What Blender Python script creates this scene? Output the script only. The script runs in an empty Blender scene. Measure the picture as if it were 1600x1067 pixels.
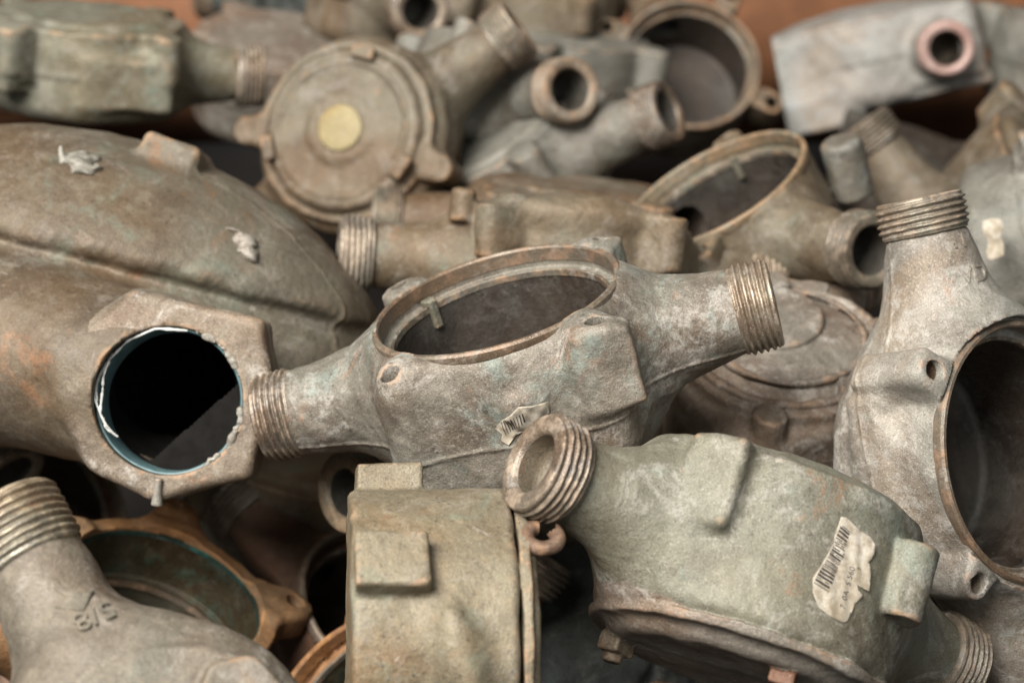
import bpy, bmesh, math
import numpy as np
from mathutils import Matrix, Vector, geometry

# ------------------------------------------------------------------ camera, light, exposure
sc = bpy.context.scene
PITCH = math.radians(35)
cam_d = bpy.data.cameras.new('camera'); cam = bpy.data.objects.new('camera', cam_d); sc.collection.objects.link(cam); sc.camera = cam
cam.location = (0, -0.70 * math.cos(PITCH), 0.70 * math.sin(PITCH)); cam.rotation_euler = (math.pi / 2 - PITCH, 0, 0)
cam_d.lens = 70; cam_d.sensor_width = 36; cam_d.clip_start = .01; cam_d.clip_end = 50
cam_d.dof.use_dof = True; cam_d.dof.focus_distance = .66; cam_d.dof.aperture_fstop = 10
w = bpy.data.worlds.new('World'); sc.world = w; w.use_nodes = True
w.node_tree.nodes['Background'].inputs[0].default_value = (.92, .96, 1, 1); w.node_tree.nodes['Background'].inputs[1].default_value = .06
def area(name, loc, target, size, power, col):
    d = bpy.data.lights.new(name, 'AREA'); d.shape = 'RECTANGLE'; d.size, d.size_y = size; d.energy = power; d.color = col
    o = bpy.data.objects.new(name, d); sc.collection.objects.link(o); o.location = loc
    o.rotation_euler = (Vector(target) - Vector(loc)).to_track_quat('-Z', 'Y').to_euler(); return o
area('skylight', (-.72, -.62, 1.55), (0, .1, 0), (1.25, .95), 106, (1, .98, .945))
area('front_fill', (.9, -1.6, 1.5), (0, .1, 0), (1.2, 1.0), 11, (.95, .98, 1))  # unseen fill lamp, added to brighten the pile from the viewer's side
sc.view_settings.view_transform = 'Standard'; sc.view_settings.look = 'None'; sc.view_settings.exposure = 0; sc.view_settings.gamma = 1

# ------------------------------------------------------------------ where each casing lies (world matrices, metres)
POSE = {
 'hero': ((0.96381, 0.05003, -0.26185, -0.00564), (0.00431, 0.97918, 0.20294, 0.00973), (0.26655, -0.19672, 0.94353, 0.01023)),
 'right': ((-0.20408, -0.75773, 0.61983, 0.18039), (0.53759, -0.61589, -0.57592, -0.02240), (0.81814, 0.21568, 0.53304, -0.03168)),
 'label': ((0.79299, -0.52981, 0.30077, 0.08938), (0.14146, 0.64032, 0.75497, -0.06239), (-0.59259, -0.55613, 0.58272, -0.01901)),
 'capped': ((0.40415, -0.91469, -0.00086, 0.10788), (0.91371, 0.40376, -0.04586, 0.06625), (0.04229, 0.01775, 0.99895, -0.04384)),
 'brass': ((0.79331, -0.52935, -0.30074, -0.08073), (0.18253, 0.67805, -0.71199, 0.27281), (0.58081, 0.50993, 0.63453, -0.06673)),
 'flank': ((0.98783, -0.13548, 0.07636, 0.02308), (0.07164, 0.83226, 0.54974, 0.14821), (-0.13803, -0.53758, 0.83184, -0.03753)),
 'back_open': ((0.49029, 0.72211, -0.48803, 0.08957), (-0.77386, 0.61827, 0.13738, 0.19033), (0.40093, 0.31031, 0.86195, -0.05177)),
 'bronze': ((0.83589, -0.35983, 0.41450, -0.13469), (0.32384, 0.93301, 0.15690, 0.00780), (-0.44319, 0.00308, 0.89642, -0.12359)),
 'l': ((0.44463, 0.82307, 0.35334, -0.00487), (-0.74815, 0.12436, 0.65177, 0.37272), (0.49251, -0.55415, 0.67108, -0.08216)),
 'm': ((0.80447, 0.28979, -0.51850, -0.01226), (-0.25837, 0.95673, 0.13386, 0.31224), (0.53486, 0.02628, 0.84453, -0.09274)),
 'n': ((-0.29890, -0.95142, 0.07387, 0.10601), (0.75764, -0.28366, -0.58780, 0.49605), (0.58020, -0.11973, 0.80562, -0.14535)),
 'o': ((0.95803, 0.20588, -0.19950, 0.22106), (-0.08555, 0.86950, 0.48648, 0.56666), (0.27362, -0.44899, 0.85061, -0.15132)),
 'front_left': ((0.52042, 0.82214, 0.23076, -0.09531), (-0.67289, 0.56121, -0.48193, -0.19509), (-0.52572, 0.09553, 0.84528, -0.00532)),
 'tan': ((0.05346, -0.08569, 0.99489, -0.00203), (-0.91802, 0.38782, 0.08274, -0.11153), (-0.39292, -0.91775, -0.05793, -0.03723)),
 'big': ((1.00000, 0.00011, -0.00267, -0.12471), (-0.00219, 0.60771, -0.79416, 0.00829), (0.00153, 0.79416, 0.60771, -0.03208)),
 'k': ((0.97255, -0.20922, 0.10180, -0.20897), (0.17169, 0.94061, 0.29287, 0.32526), (-0.15703, -0.26735, 0.95072, -0.03236)),
 'stub': ((-0.71466, 0.69544, -0.07502, 0.00200), (-0.60247, -0.55752, 0.57114, 0.08180), (0.35537, 0.45337, 0.81742, -0.09167)),
 'brown': ((0.69257, 0.56288, 0.45113, -0.04713), (-0.61046, 0.79052, -0.04915, 0.04570), (-0.38429, -0.24136, 0.89110, -0.17045)),
 'lowleft': ((0.63628, 0.58144, 0.50702, -0.25889), (-0.71480, 0.69156, 0.10396, 0.15233), (-0.29019, -0.42857, 0.85564, -0.07898)),
 'lowleft2': ((-0.11507, -0.63068, 0.76747, -0.20974), (0.82002, -0.49636, -0.28495, 0.11961), (0.56065, 0.59655, 0.57428, -0.17787)),
 'dark': ((0.30943, 0.90186, 0.30151, 0.02257), (-0.70142, 0.43055, -0.56801, 0.00420), (-0.64208, -0.03573, 0.76580, -0.13348)),
 't': ((0.59661, 0.62706, 0.50085, 0.24281), (-0.44196, 0.77765, -0.44714, 0.25373), (-0.66987, 0.04541, 0.74109, -0.12756)),
 'q': ((0.82452, 0.24986, 0.50767, 0.27901), (-0.20124, 0.96805, -0.14961, 0.29580), (-0.52883, 0.02119, 0.84846, -0.10058)),
 'r': ((0.37967, -0.15149, 0.91264, 0.25488), (0.69682, 0.69572, -0.17440, 0.15667), (-0.60852, 0.70216, 0.36970, -0.05520)),
 'p': ((0.89756, -0.38965, 0.20628, 0.34021), (0.32774, 0.90264, 0.27897, 0.51876), (-0.29490, -0.18279, 0.93788, -0.13086)),
 'pipe_a': ((0.96996, 0.21922, 0.10541, -0.14413), (-0.22552, 0.97285, 0.05195, 0.49621), (-0.09116, -0.07416, 0.99307, -0.12820)),
 'pipe_b': ((0.29100, 0.91862, 0.26731, -0.07204), (-0.88609, 0.15342, 0.43739, 0.54186), (0.36078, -0.36415, 0.85862, -0.10108)),
 'pipe_c': ((0.94568, 0.30773, 0.10483, 0.02066), (-0.32501, 0.90221, 0.28353, 0.54992), (-0.00733, -0.30220, 0.95322, -0.11574)),
 'lugged': ((0.93000, -0.35230, 0.10483, 0.03857), (0.31160, 0.90693, 0.28353, 0.51544), (-0.19496, -0.23102, 0.95322, -0.13560)),
 'redpipe': ((-0.99386, 0.04642, 0.10046, 0.02965), (-0.00306, -0.91896, 0.39434, 0.24808), (0.11062, 0.39161, 0.91346, -0.08408)),
 'mauve': ((0.99236, 0.06506, 0.10483, -0.26384), (-0.09253, 0.95449, 0.28353, 0.37072), (-0.08161, -0.29107, 0.95322, -0.13307)),
 'topdark': ((0.92828, 0.35680, 0.10483, -0.11700), (-0.37179, 0.88396, 0.28353, 0.62655), (0.00850, -0.30217, 0.95322, -0.15126)),
 'bottom_edge': ((0.99875, 0.00000, 0.04994, 0.09026), (0.00163, 0.99947, -0.03259, -0.09681), (-0.04991, 0.03263, 0.99822, -0.11733)),
 'shard': ((0.59905, -0.51963, -0.60921, -0.06066), (0.51173, 0.83362, -0.20784, -0.04930), (0.61585, -0.18724, 0.76529, -0.14014)),
 'fill_a': ((0.97314, 0.20465, 0.10541, -0.33738), (-0.21091, 0.97612, 0.05195, 0.59629), (-0.09226, -0.07279, 0.99307, -0.15961)),
 'fill_b': ((0.95720, 0.20189, 0.20739, 0.23288), (-0.21670, 0.97490, 0.05111, 0.42979), (-0.19187, -0.09386, 0.97692, -0.17075)),
 'fill_d': ((0.96415, 0.16692, 0.20628, -0.09257), (-0.22146, 0.93441, 0.27897, 0.13421), (-0.14619, -0.31465, 0.93788, -0.15702)),
 'tagpos': ((0.96560, -0.06576, -0.25158, 0.19805), (-0.13346, 0.70501, -0.69652, 0.11847), (0.22317, 0.70614, 0.67198, -0.03130)),
}
# ------------------------------------------------------------------ helpers
MM = 0.001
f32 = np.float32
def V(*a): return np.array(a, dtype=f32)
def nrm(v): v = np.asarray(v, dtype=np.float64); return v / np.linalg.norm(v)
def frame(z, x=(1, 0, 0)):
    z = nrm(z); x = np.asarray(x, float)
    if abs(z @ nrm(x)) > .98: x = np.array((0, 1., 0))
    x = nrm(x - z * (x @ z)); return np.stack([x, np.cross(z, x), z], 1)
def rotz(d): a = math.radians(d); return np.array([[math.cos(a), -math.sin(a), 0], [math.sin(a), math.cos(a), 0], [0, 0, 1]])
def rotx(d): a = math.radians(d); return np.array([[1, 0, 0], [0, math.cos(a), -math.sin(a)], [0, math.sin(a), math.cos(a)]])
def roty(d): a = math.radians(d); return np.array([[math.cos(a), 0, math.sin(a)], [0, 1, 0], [-math.sin(a), 0, math.cos(a)]])

# distance fields (millimetres); every one takes (N,3) and returns (N,)
def cone(a, b, r1, r2=None, rd=1.0):
    r2 = r1 if r2 is None else r2
    a = V(*a); b = V(*b); ax = b - a; L = float(np.linalg.norm(ax)); ax = ax / L
    sl = (r2 - r1) / L; cs = 1 / math.sqrt(1 + sl * sl)
    def f(p):
        q = p - a; t = q @ ax
        rr = np.sqrt(np.maximum((q * q).sum(1) - t * t, 1e-9))
        dr = (rr - (r1 + sl * np.clip(t, -2, L + 2))) * cs + rd
        dz = np.abs(t - L / 2) - L / 2 + rd
        return np.minimum(np.maximum(dr, dz), 0) + np.sqrt(np.maximum(dr, 0) ** 2 + np.maximum(dz, 0) ** 2) - rd
    return f
def box(c, h, R=None, rd=1.0):
    c = V(*c); h = V(*h) - rd; R = None if R is None else np.asarray(R, dtype=f32)
    def f(p):
        q = p - c
        if R is not None: q = q @ R
        q = np.abs(q) - h
        return np.sqrt((np.maximum(q, 0) ** 2).sum(1)) + np.minimum(q.max(1), 0) - rd
    return f
def ell(c, r, R=None):
    c = V(*c); r = V(*r); R = None if R is None else np.asarray(R, dtype=f32)
    def f(p):
        q = p - c
        if R is not None: q = q @ R
        k0 = np.sqrt(((q / r) ** 2).sum(1)); k1 = np.sqrt(((q / (r * r)) ** 2).sum(1))
        return k0 * (k0 - 1) / np.maximum(k1, 1e-6)
    return f
def torus(c, n, R, r):
    c = V(*c); n = V(*nrm(n))
    def f(p):
        q = p - c; t = q @ n; rr = np.sqrt(np.maximum((q * q).sum(1) - t * t, 1e-9))
        return np.sqrt((rr - R) ** 2 + t * t) - r
    return f
def prism(pts, z0, z1, R=None, c=(0, 0, 0), rd=1.5):        # convex polygon (ccw) along local z
    pts = np.array(pts, float); n = len(pts); cc = V(*c)
    E = []
    for i in range(n):
        a = pts[i]; b = pts[(i + 1) % n]; d = nrm(b - a); E.append((d[1], -d[0], d[1] * a[0] - d[0] * a[1]))
    R = None if R is None else np.asarray(R, dtype=f32)
    def f(p):
        q = p - cc
        if R is not None: q = q @ R
        d = None
        for ex, ey, o in E:
            e = q[:, 0] * f32(ex) + q[:, 1] * f32(ey) - f32(o) + rd
            d = e if d is None else smax(d, e, 3.0)
        dz = np.abs(q[:, 2] - (z0 + z1) / 2) - (z1 - z0) / 2 + rd
        return np.minimum(np.maximum(d, dz), 0) + np.sqrt(np.maximum(d, 0) ** 2 + np.maximum(dz, 0) ** 2) - rd
    return f
def smin(a, b, k):
    if k <= 0: return np.minimum(a, b)
    h = np.clip(.5 + .5 * (b - a) / k, 0, 1); return b + (a - b) * h - k * h * (1 - h)
def smax(a, b, k): return -smin(-a, -b, k)
def clip(f, n, c, k):                                        # keep the side of a plane
    n = V(*nrm(n)); return lambda p: smax(f(p), c - p @ n, k)

class Cast:
    """a casting: smooth union of named pieces minus named hollows, plus casting unevenness"""
    def __init__(s, seed=0, lump=.35): s.u = []; s.s = []; s.seed = seed; s.lump = lump; s.ridge = None; s.inset = 1.4
    def add(s, part, k, f): s.u.append((part, k, f)); return s
    def cut(s, part, k, f): s.s.append((part, k, f)); return s
    def __call__(s, p):
        d = None
        for _, k, f in s.u:
            v = f(p); d = v if d is None else smin(d, v, k)
        if s.lump:
            x, y, z = p[:, 0], p[:, 1], p[:, 2]; o = s.seed * 1.7
            d = d + s.lump * (np.sin(x * .21 + o + 1.3 * np.sin(y * .13 + o)) * np.sin(y * .19 + 2 * o + np.sin(z * .17)) + .5 * np.sin(z * .33 + x * .27 + o) * np.sin(y * .41 - x * .12)
                 + .28 * np.sin(x * .83 + o + 1.1 * np.sin(z * .5)) * np.sin(y * .77 + 1.2 * np.sin(x * .31)) * np.sin(z * .71 + o))
        if s.ridge: d = d - s.ridge[1] * np.exp(-((p[:, 2] - s.ridge[0] + .8 * np.sin(p[:, 0] * .09)) / .8) ** 2)
        for _, k, f in s.s: d = smax(d, -f(p), k)
        return d
    def labels(s, p):
        best = None; lab = None
        for i, (part, _, f) in enumerate(s.u):
            v = f(p)
            if best is None: best = v.copy(); lab = np.zeros(len(p), int)
            else: m = v < best; best[m] = v[m]; lab[m] = i
        names = [u[0] for u in s.u]
        if s.s:
            bs = None; ls = None
            for j, (part, _, f) in enumerate(s.s):
                v = -f(p)
                if bs is None: bs = v.copy(); ls = np.full(len(p), len(s.u))
                else: m = v > bs; bs[m] = v[m]; ls[m] = len(s.u) + j
            m = np.abs(bs) < np.abs(s(p)) + .8
            m &= bs > -1.2
            m &= best < -s.inset
            lab[m] = ls[m]; names += [u[0] for u in s.s]
        uniq = []
        for n in names:
            if n not in uniq: uniq.append(n)
        mp = np.array([uniq.index(n) for n in names]); return mp[lab], uniq

def surface_net(f, lo, hi, h):
    B = 8; lo = np.array(lo, float); hi = np.array(hi, float)
    nb = np.ceil((hi - lo) / (B * h)).astype(int) + 1
    bx = [lo[i] + (np.arange(nb[i]) + .5 - .5 / B) * B * h for i in range(3)]
    G = np.stack(np.meshgrid(*bx, indexing='ij'), -1).reshape(-1, 3).astype(f32)
    fc = f(G).reshape(nb)
    act = np.abs(fc) < B * h * 1.25 + 2 * h
    n = nb * B
    Fv = np.repeat(np.repeat(np.repeat(np.where(fc < 0, -9., 9.).astype(f32), B, 0), B, 1), B, 2)
    ai = np.argwhere(act)
    o = np.stack(np.meshgrid(*[np.arange(B)] * 3, indexing='ij'), -1).reshape(-1, 3)
    for c in range(0, len(ai), 1500):
        I = (ai[c:c + 1500, None, :] * B + o[None]).reshape(-1, 3)
        Fv[I[:, 0], I[:, 1], I[:, 2]] = f((lo + I * h).astype(f32))
    s = (Fv < 0)
    S = np.zeros(n - 1, np.uint8)
    for a in (0, 1):
        for b in (0, 1):
            for c in (0, 1): S += s[a:n[0] - 1 + a, b:n[1] - 1 + b, c:n[2] - 1 + c]
    cells = np.argwhere((S > 0) & (S < 8))
    idx = np.full(n - 1, -1, np.int32); idx[cells[:, 0], cells[:, 1], cells[:, 2]] = np.arange(len(cells))
    cor = np.array([(a, b, c) for a in (0, 1) for b in (0, 1) for c in (0, 1)])
    vals = np.stack([Fv[cells[:, 0] + a, cells[:, 1] + b, cells[:, 2] + c] for a, b, c in cor], 1)
    acc = np.zeros((len(cells), 3)); cnt = np.zeros(len(cells))
    for i in range(8):
        for j in range(i + 1, 8):
            if abs(cor[i] - cor[j]).sum() != 1: continue
            va, vb = vals[:, i], vals[:, j]; m = (va < 0) != (vb < 0)
            t = va[m] / (va[m] - vb[m]); acc[m] += cor[i] + (cor[j] - cor[i]) * t[:, None]; cnt[m] += 1
    v = (lo + (cells + acc / cnt[:, None]) * h)
    for it in range(1):
        g = grad(f, v); v = v - np.clip(f(v.astype(f32)), -h, h)[:, None] * g
    g = grad(f, v)
    quads = []
    for ax in range(3):
        b, c = (ax + 1) % 3, (ax + 2) % 3
        sl0 = [slice(None)] * 3; sl1 = [slice(None)] * 3
        sl0[ax] = slice(0, n[ax] - 1); sl1[ax] = slice(1, n[ax])
        d = s[tuple(sl0)] != s[tuple(sl1)]
        E = np.argwhere(d); E = E[(E[:, b] > 0) & (E[:, c] > 0) & (E[:, b] < n[b] - 1) & (E[:, c] < n[c] - 1)]
        inside = s[E[:, 0], E[:, 1], E[:, 2]]
        def at(db, dc):
            q = E.copy(); q[:, b] += db; q[:, c] += dc; return idx[q[:, 0], q[:, 1], q[:, 2]]
        Q = np.stack([at(-1, -1), at(0, -1), at(0, 0), at(-1, 0)], 1)
        Q[~inside] = Q[~inside][:, ::-1]
        quads.append(Q)
    Q = np.concatenate(quads); Q = Q[(Q >= 0).all(1)]
    return v, Q, g
def grad(f, v, e=.12):
    k = np.array([(1, -1, -1), (-1, -1, 1), (-1, 1, -1), (1, 1, 1)], float)
    g = np.zeros_like(v)
    for d in k: g += d * f((v + d * e).astype(f32))[:, None]
    return g / np.maximum(np.linalg.norm(g, axis=1), 1e-9)[:, None]

COL = bpy.context.scene.collection
def link(o, parent=None):
    COL.objects.link(o)
    if parent is not None: o.parent = parent
    return o
def mesh_np(name, v, faces, normals=None, smooth=True):
    me = bpy.data.meshes.new(name); v = np.asarray(v, np.float32); k = faces.shape[1]
    me.vertices.add(len(v)); me.vertices.foreach_set('co', (v * MM).ravel().astype(np.float32))
    me.loops.add(faces.size); me.loops.foreach_set('vertex_index', faces.ravel().astype(np.int32))
    me.polygons.add(len(faces)); me.polygons.foreach_set('loop_start', np.arange(0, faces.size, k, dtype=np.int32))
    me.polygons.foreach_set('loop_total', np.full(len(faces), k, np.int32))
    me.update(calc_edges=True); me.validate()
    if smooth: me.polygons.foreach_set('use_smooth', np.ones(len(me.polygons), bool))
    if normals is not None and len(me.vertices) == len(normals): me.normals_split_custom_set_from_vertices(normals.tolist())
    return me
def part(name, me, mat, parent, label=None):
    o = bpy.data.objects.new(name, me); me.materials.append(mat)
    if label: o['label'] = label
    return link(o, parent)
def thing(name, label, cat, key=None, group=None, M=None):
    o = bpy.data.objects.new(name, None); link(o); o.empty_display_size = .02
    if key: M = POSE[key]
    if M is not None: o.matrix_world = Matrix([list(r) for r in M] + [[0, 0, 0, 1]]) if len(M) == 3 else Matrix(M)
    o['label'] = label; o['category'] = cat
    if group: o['group'] = group
    return o
def revolve(prof, origin, axis, seg=72, x=(0, 0, 1), wob=0, seed=0, closed=False):
    """prof: list of (r, t) along axis; returns verts, quads (mm)"""
    F = frame(axis, x); P = np.array(prof, float); n = len(P)
    th = np.linspace(0, 2 * math.pi, seg, endpoint=False)
    rng = np.random.default_rng(seed)
    w = sum(rng.normal() * np.cos(k * th + rng.uniform(0, 6.3)) / k for k in range(2, 9)) * wob
    r = P[:, 0][:, None] + w[None] * (P[:, 0][:, None] > 0); t = np.broadcast_to(P[:, 1][:, None], r.shape)
    v = np.stack([r * np.cos(th), r * np.sin(th), t], -1).reshape(-1, 3) @ F.T + np.array(origin)
    i = np.arange(n - 1 if not closed else n)[:, None]; j = np.arange(seg)[None]
    a = i * seg + j; b = i * seg + (j + 1) % seg; c = ((i + 1) % n) * seg + (j + 1) % seg; d = ((i + 1) % n) * seg + j
    return v, np.stack([a, b, c, d], -1).reshape(-1, 4)
def ring_part(name, prof, origin, axis, mat, parent, seg=96, wob=.06, seed=0, label=None, closed=True):
    v, q = revolve(prof, origin, axis, seg, wob=wob, seed=seed, closed=closed)
    me = mesh_np(name, v, q); sharp(me, 38)
    return part(name, me, mat, parent, label)
def sharp(me, deg):
    bm = bmesh.new(); bm.from_mesh(me); bmesh.ops.recalc_face_normals(bm, faces=bm.faces)
    for e in bm.edges:
        if len(e.link_faces) == 2 and e.calc_face_angle(0) > math.radians(deg): e.smooth = False
    bm.to_mesh(me); bm.free()
def thread_part(parent, end, out, mat, r=16.4, L=14, pitch=2.35, bore=10.2, depth=34, amp=1.2, seed=0, seg=112, label=None, lip=1.2, name='thread', inner=None):
    """threaded pipe mouth: helical ridges, chamfered face, bore going back into the pipe"""
    F = frame(out, (0, 0, 1)); rng = np.random.default_rng(seed)
    th = np.linspace(0, 2 * math.pi, seg, endpoint=False)
    nz = int(L / pitch * 10); t = np.linspace(-L, -lip, nz)
    T, TH = np.meshgrid(t, th, indexing='ij')
    ph = T / pitch - TH / (2 * math.pi); fr = np.abs((ph % 1) - .5) * 2
    tooth = np.clip((fr - .12) / .68, 0, 1)
    fade = np.clip((T + L) / 2.2, 0, 1) * np.clip((-lip - T) / .8, .25, 1)
    wear = 1 + .16 * np.sin(TH * 3 + seed) * np.sin(T * .5 + seed * 2) + .10 * np.sin(TH * 11 + T * 1.7 + seed)
    nick = np.zeros_like(T)
    for _ in range(9):
        a0, t0 = rng.uniform(0, 6.28), rng.uniform(-L, 0); nick += np.exp(-((((TH - a0 + math.pi) % (2 * math.pi)) - math.pi) / .09) ** 2 - ((T - t0) / 1.1) ** 2) * rng.uniform(.2, .7)
    r_ = r - amp + amp * tooth * fade * np.clip(wear, .55, 1.05) - nick * tooth
    rows = [np.stack([r_ * np.cos(TH), r_ * np.sin(TH), T], -1)]
    w = sum(rng.normal() * np.cos(k * th + rng.uniform(0, 6.3)) / k for k in range(2, 10)) * .07
    def ring(rr, tt, ww=1):
        return np.stack([(rr + w * ww) * np.cos(th), (rr + w * ww) * np.sin(th), np.full(seg, tt) + w * .8 * ww], -1)[None]
    pre = [ring(r - amp - 2.2, -L - .8), ring(r - amp - .1, -L - .2)]
    post = [ring(r - amp * .9, -.5), ring(r - amp - .5, 0), ring((r + bore) * .5 + 1, .05), ring(bore + 1.3, -.05), ring(bore + .5, -.7), ring(bore, -1.8), ring(bore, -7), ring(bore - .1, -depth), ring(bore * .6, -depth - .5), ring(.2, -depth - .5, 0)]
    A = np.concatenate(pre + rows + post[:6], 0); n = len(A)
    v = A.reshape(-1, 3) @ F.T + np.array(end, float)
    i = np.arange(n - 1)[:, None]; j = np.arange(seg)[None]
    q = np.stack([i * seg + j, i * seg + (j + 1) % seg, (i + 1) * seg + (j + 1) % seg, (i + 1) * seg + j], -1).reshape(-1, 4)
    me = mesh_np(name, v, q); sharp(me, 50)
    o = part(name, me, mat, parent, label)
    A = np.concatenate(post[5:], 0); n = len(A); v = A.reshape(-1, 3) @ F.T + np.array(end, float); i = np.arange(n - 1)[:, None]
    q = np.stack([i * seg + j, i * seg + (j + 1) % seg, (i + 1) * seg + (j + 1) % seg, (i + 1) * seg + j], -1).reshape(-1, 4)
    part('pipe_wall', mesh_np('pipe_wall', v, q), inner or MT['chamber'], o)  # default inner colour is darkened to give the bore its depth shade
    return o
def build_cast(cast, root, mats, lo, hi, h, default):
    v, q, g = surface_net(cast, lo, hi, h)
    lab, names = cast.labels(v[q].mean(1).astype(f32))
    out = {}
    for i, nm in enumerate(names):
        m = lab == i
        if m.sum() < 12: continue
        Q = q[m]; u, inv = np.unique(Q, return_inverse=True)
        base = nm.split('#')[0]
        o = part(base, mesh_np(base, v[u], inv.reshape(-1, 4), g[u]), mats.get(nm, mats.get(base, default)), root)
        out[nm] = o
    for nm, o in out.items():
        b, _, k = nm.partition('#')
        host = {'bolt_hole': 'lug#', 'bore': 'spout#', 'slot': 'hook#'}.get(b)
        if host and host + k in out: o.parent = out[host + k]
    return out
def march(cast, p, d, n=40):
    """walk points p (N,3 mm) along direction d until they meet the casting"""
    p = np.array(p, float); d = nrm(d)
    for _ in range(n): p = p + d * np.clip(cast(p.astype(f32)), -4, 6)[:, None] * .8
    return p

# ------------------------------------------------------------------ materials
def srgb(r, g, b):
    f = lambda c: (c / 255 / 12.92) if c <= 10 else ((c / 255 + .055) / 1.055) ** 2.4
    return (f(r), f(g), f(b), 1)
class NT:
    def __init__(s, name):
        s.m = bpy.data.materials.new(name); s.m.use_nodes = True; s.t = s.m.node_tree; s.n = s.t.nodes; s.l = s.t.links
        s.b = s.n['Principled BSDF']
    def new(s, typ, **kw):
        n = s.n.new(typ)
        for k, v in kw.items():
            if k.startswith('i_'): n.inputs[k[2:].replace('_', ' ')].default_value = v
            else: setattr(n, k, v)
        return n
    def noise(s, vec, scale, detail=5, rough=.6, dist=0.0):
        n = s.new('ShaderNodeTexNoise'); s.l.new(vec, n.inputs['Vector'])
        n.inputs['Scale'].default_value = scale; n.inputs['Detail'].default_value = detail; n.inputs['Roughness'].default_value = rough; n.inputs['Distortion'].default_value = dist
        return n.outputs[0]
    def ramp(s, x, a, b, lo=0., hi=1.):
        n = s.new('ShaderNodeMapRange'); n.interpolation_type = 'SMOOTHSTEP'; s.l.new(x, n.inputs[0])
        for i, v in zip((1, 2, 3, 4), (a, b, lo, hi)): n.inputs[i].default_value = v
        return n.outputs[0]
    def math(s, op, a, b=None):
        n = s.new('ShaderNodeMath', operation=op)
        for i, v in enumerate((a, b)):
            if v is None: continue
            if isinstance(v, (int, float)): n.inputs[i].default_value = v
            else: s.l.new(v, n.inputs[i])
        return n.outputs[0]
    def mix(s, fac, a, b, mode='MIX'):
        n = s.new('ShaderNodeMix'); n.data_type = 'RGBA'; n.blend_type = mode; n.clamp_factor = True
        for i, v in ((0, fac), (6, a), (7, b)):
            if isinstance(v, (int, float)): n.inputs[i].default_value = v
            elif isinstance(v, tuple): n.inputs[i].default_value = v
            else: s.l.new(v, n.inputs[i])
        return n.outputs[2]
def cast_metal(name, base, dark, light, *args, **kw):
    w = lambda c: (c[0] * .96, c[1] * .955, c[2] * .935)
    return cast_metal_(name, w(base), w(dark), w(light), *args, **kw)
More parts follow.
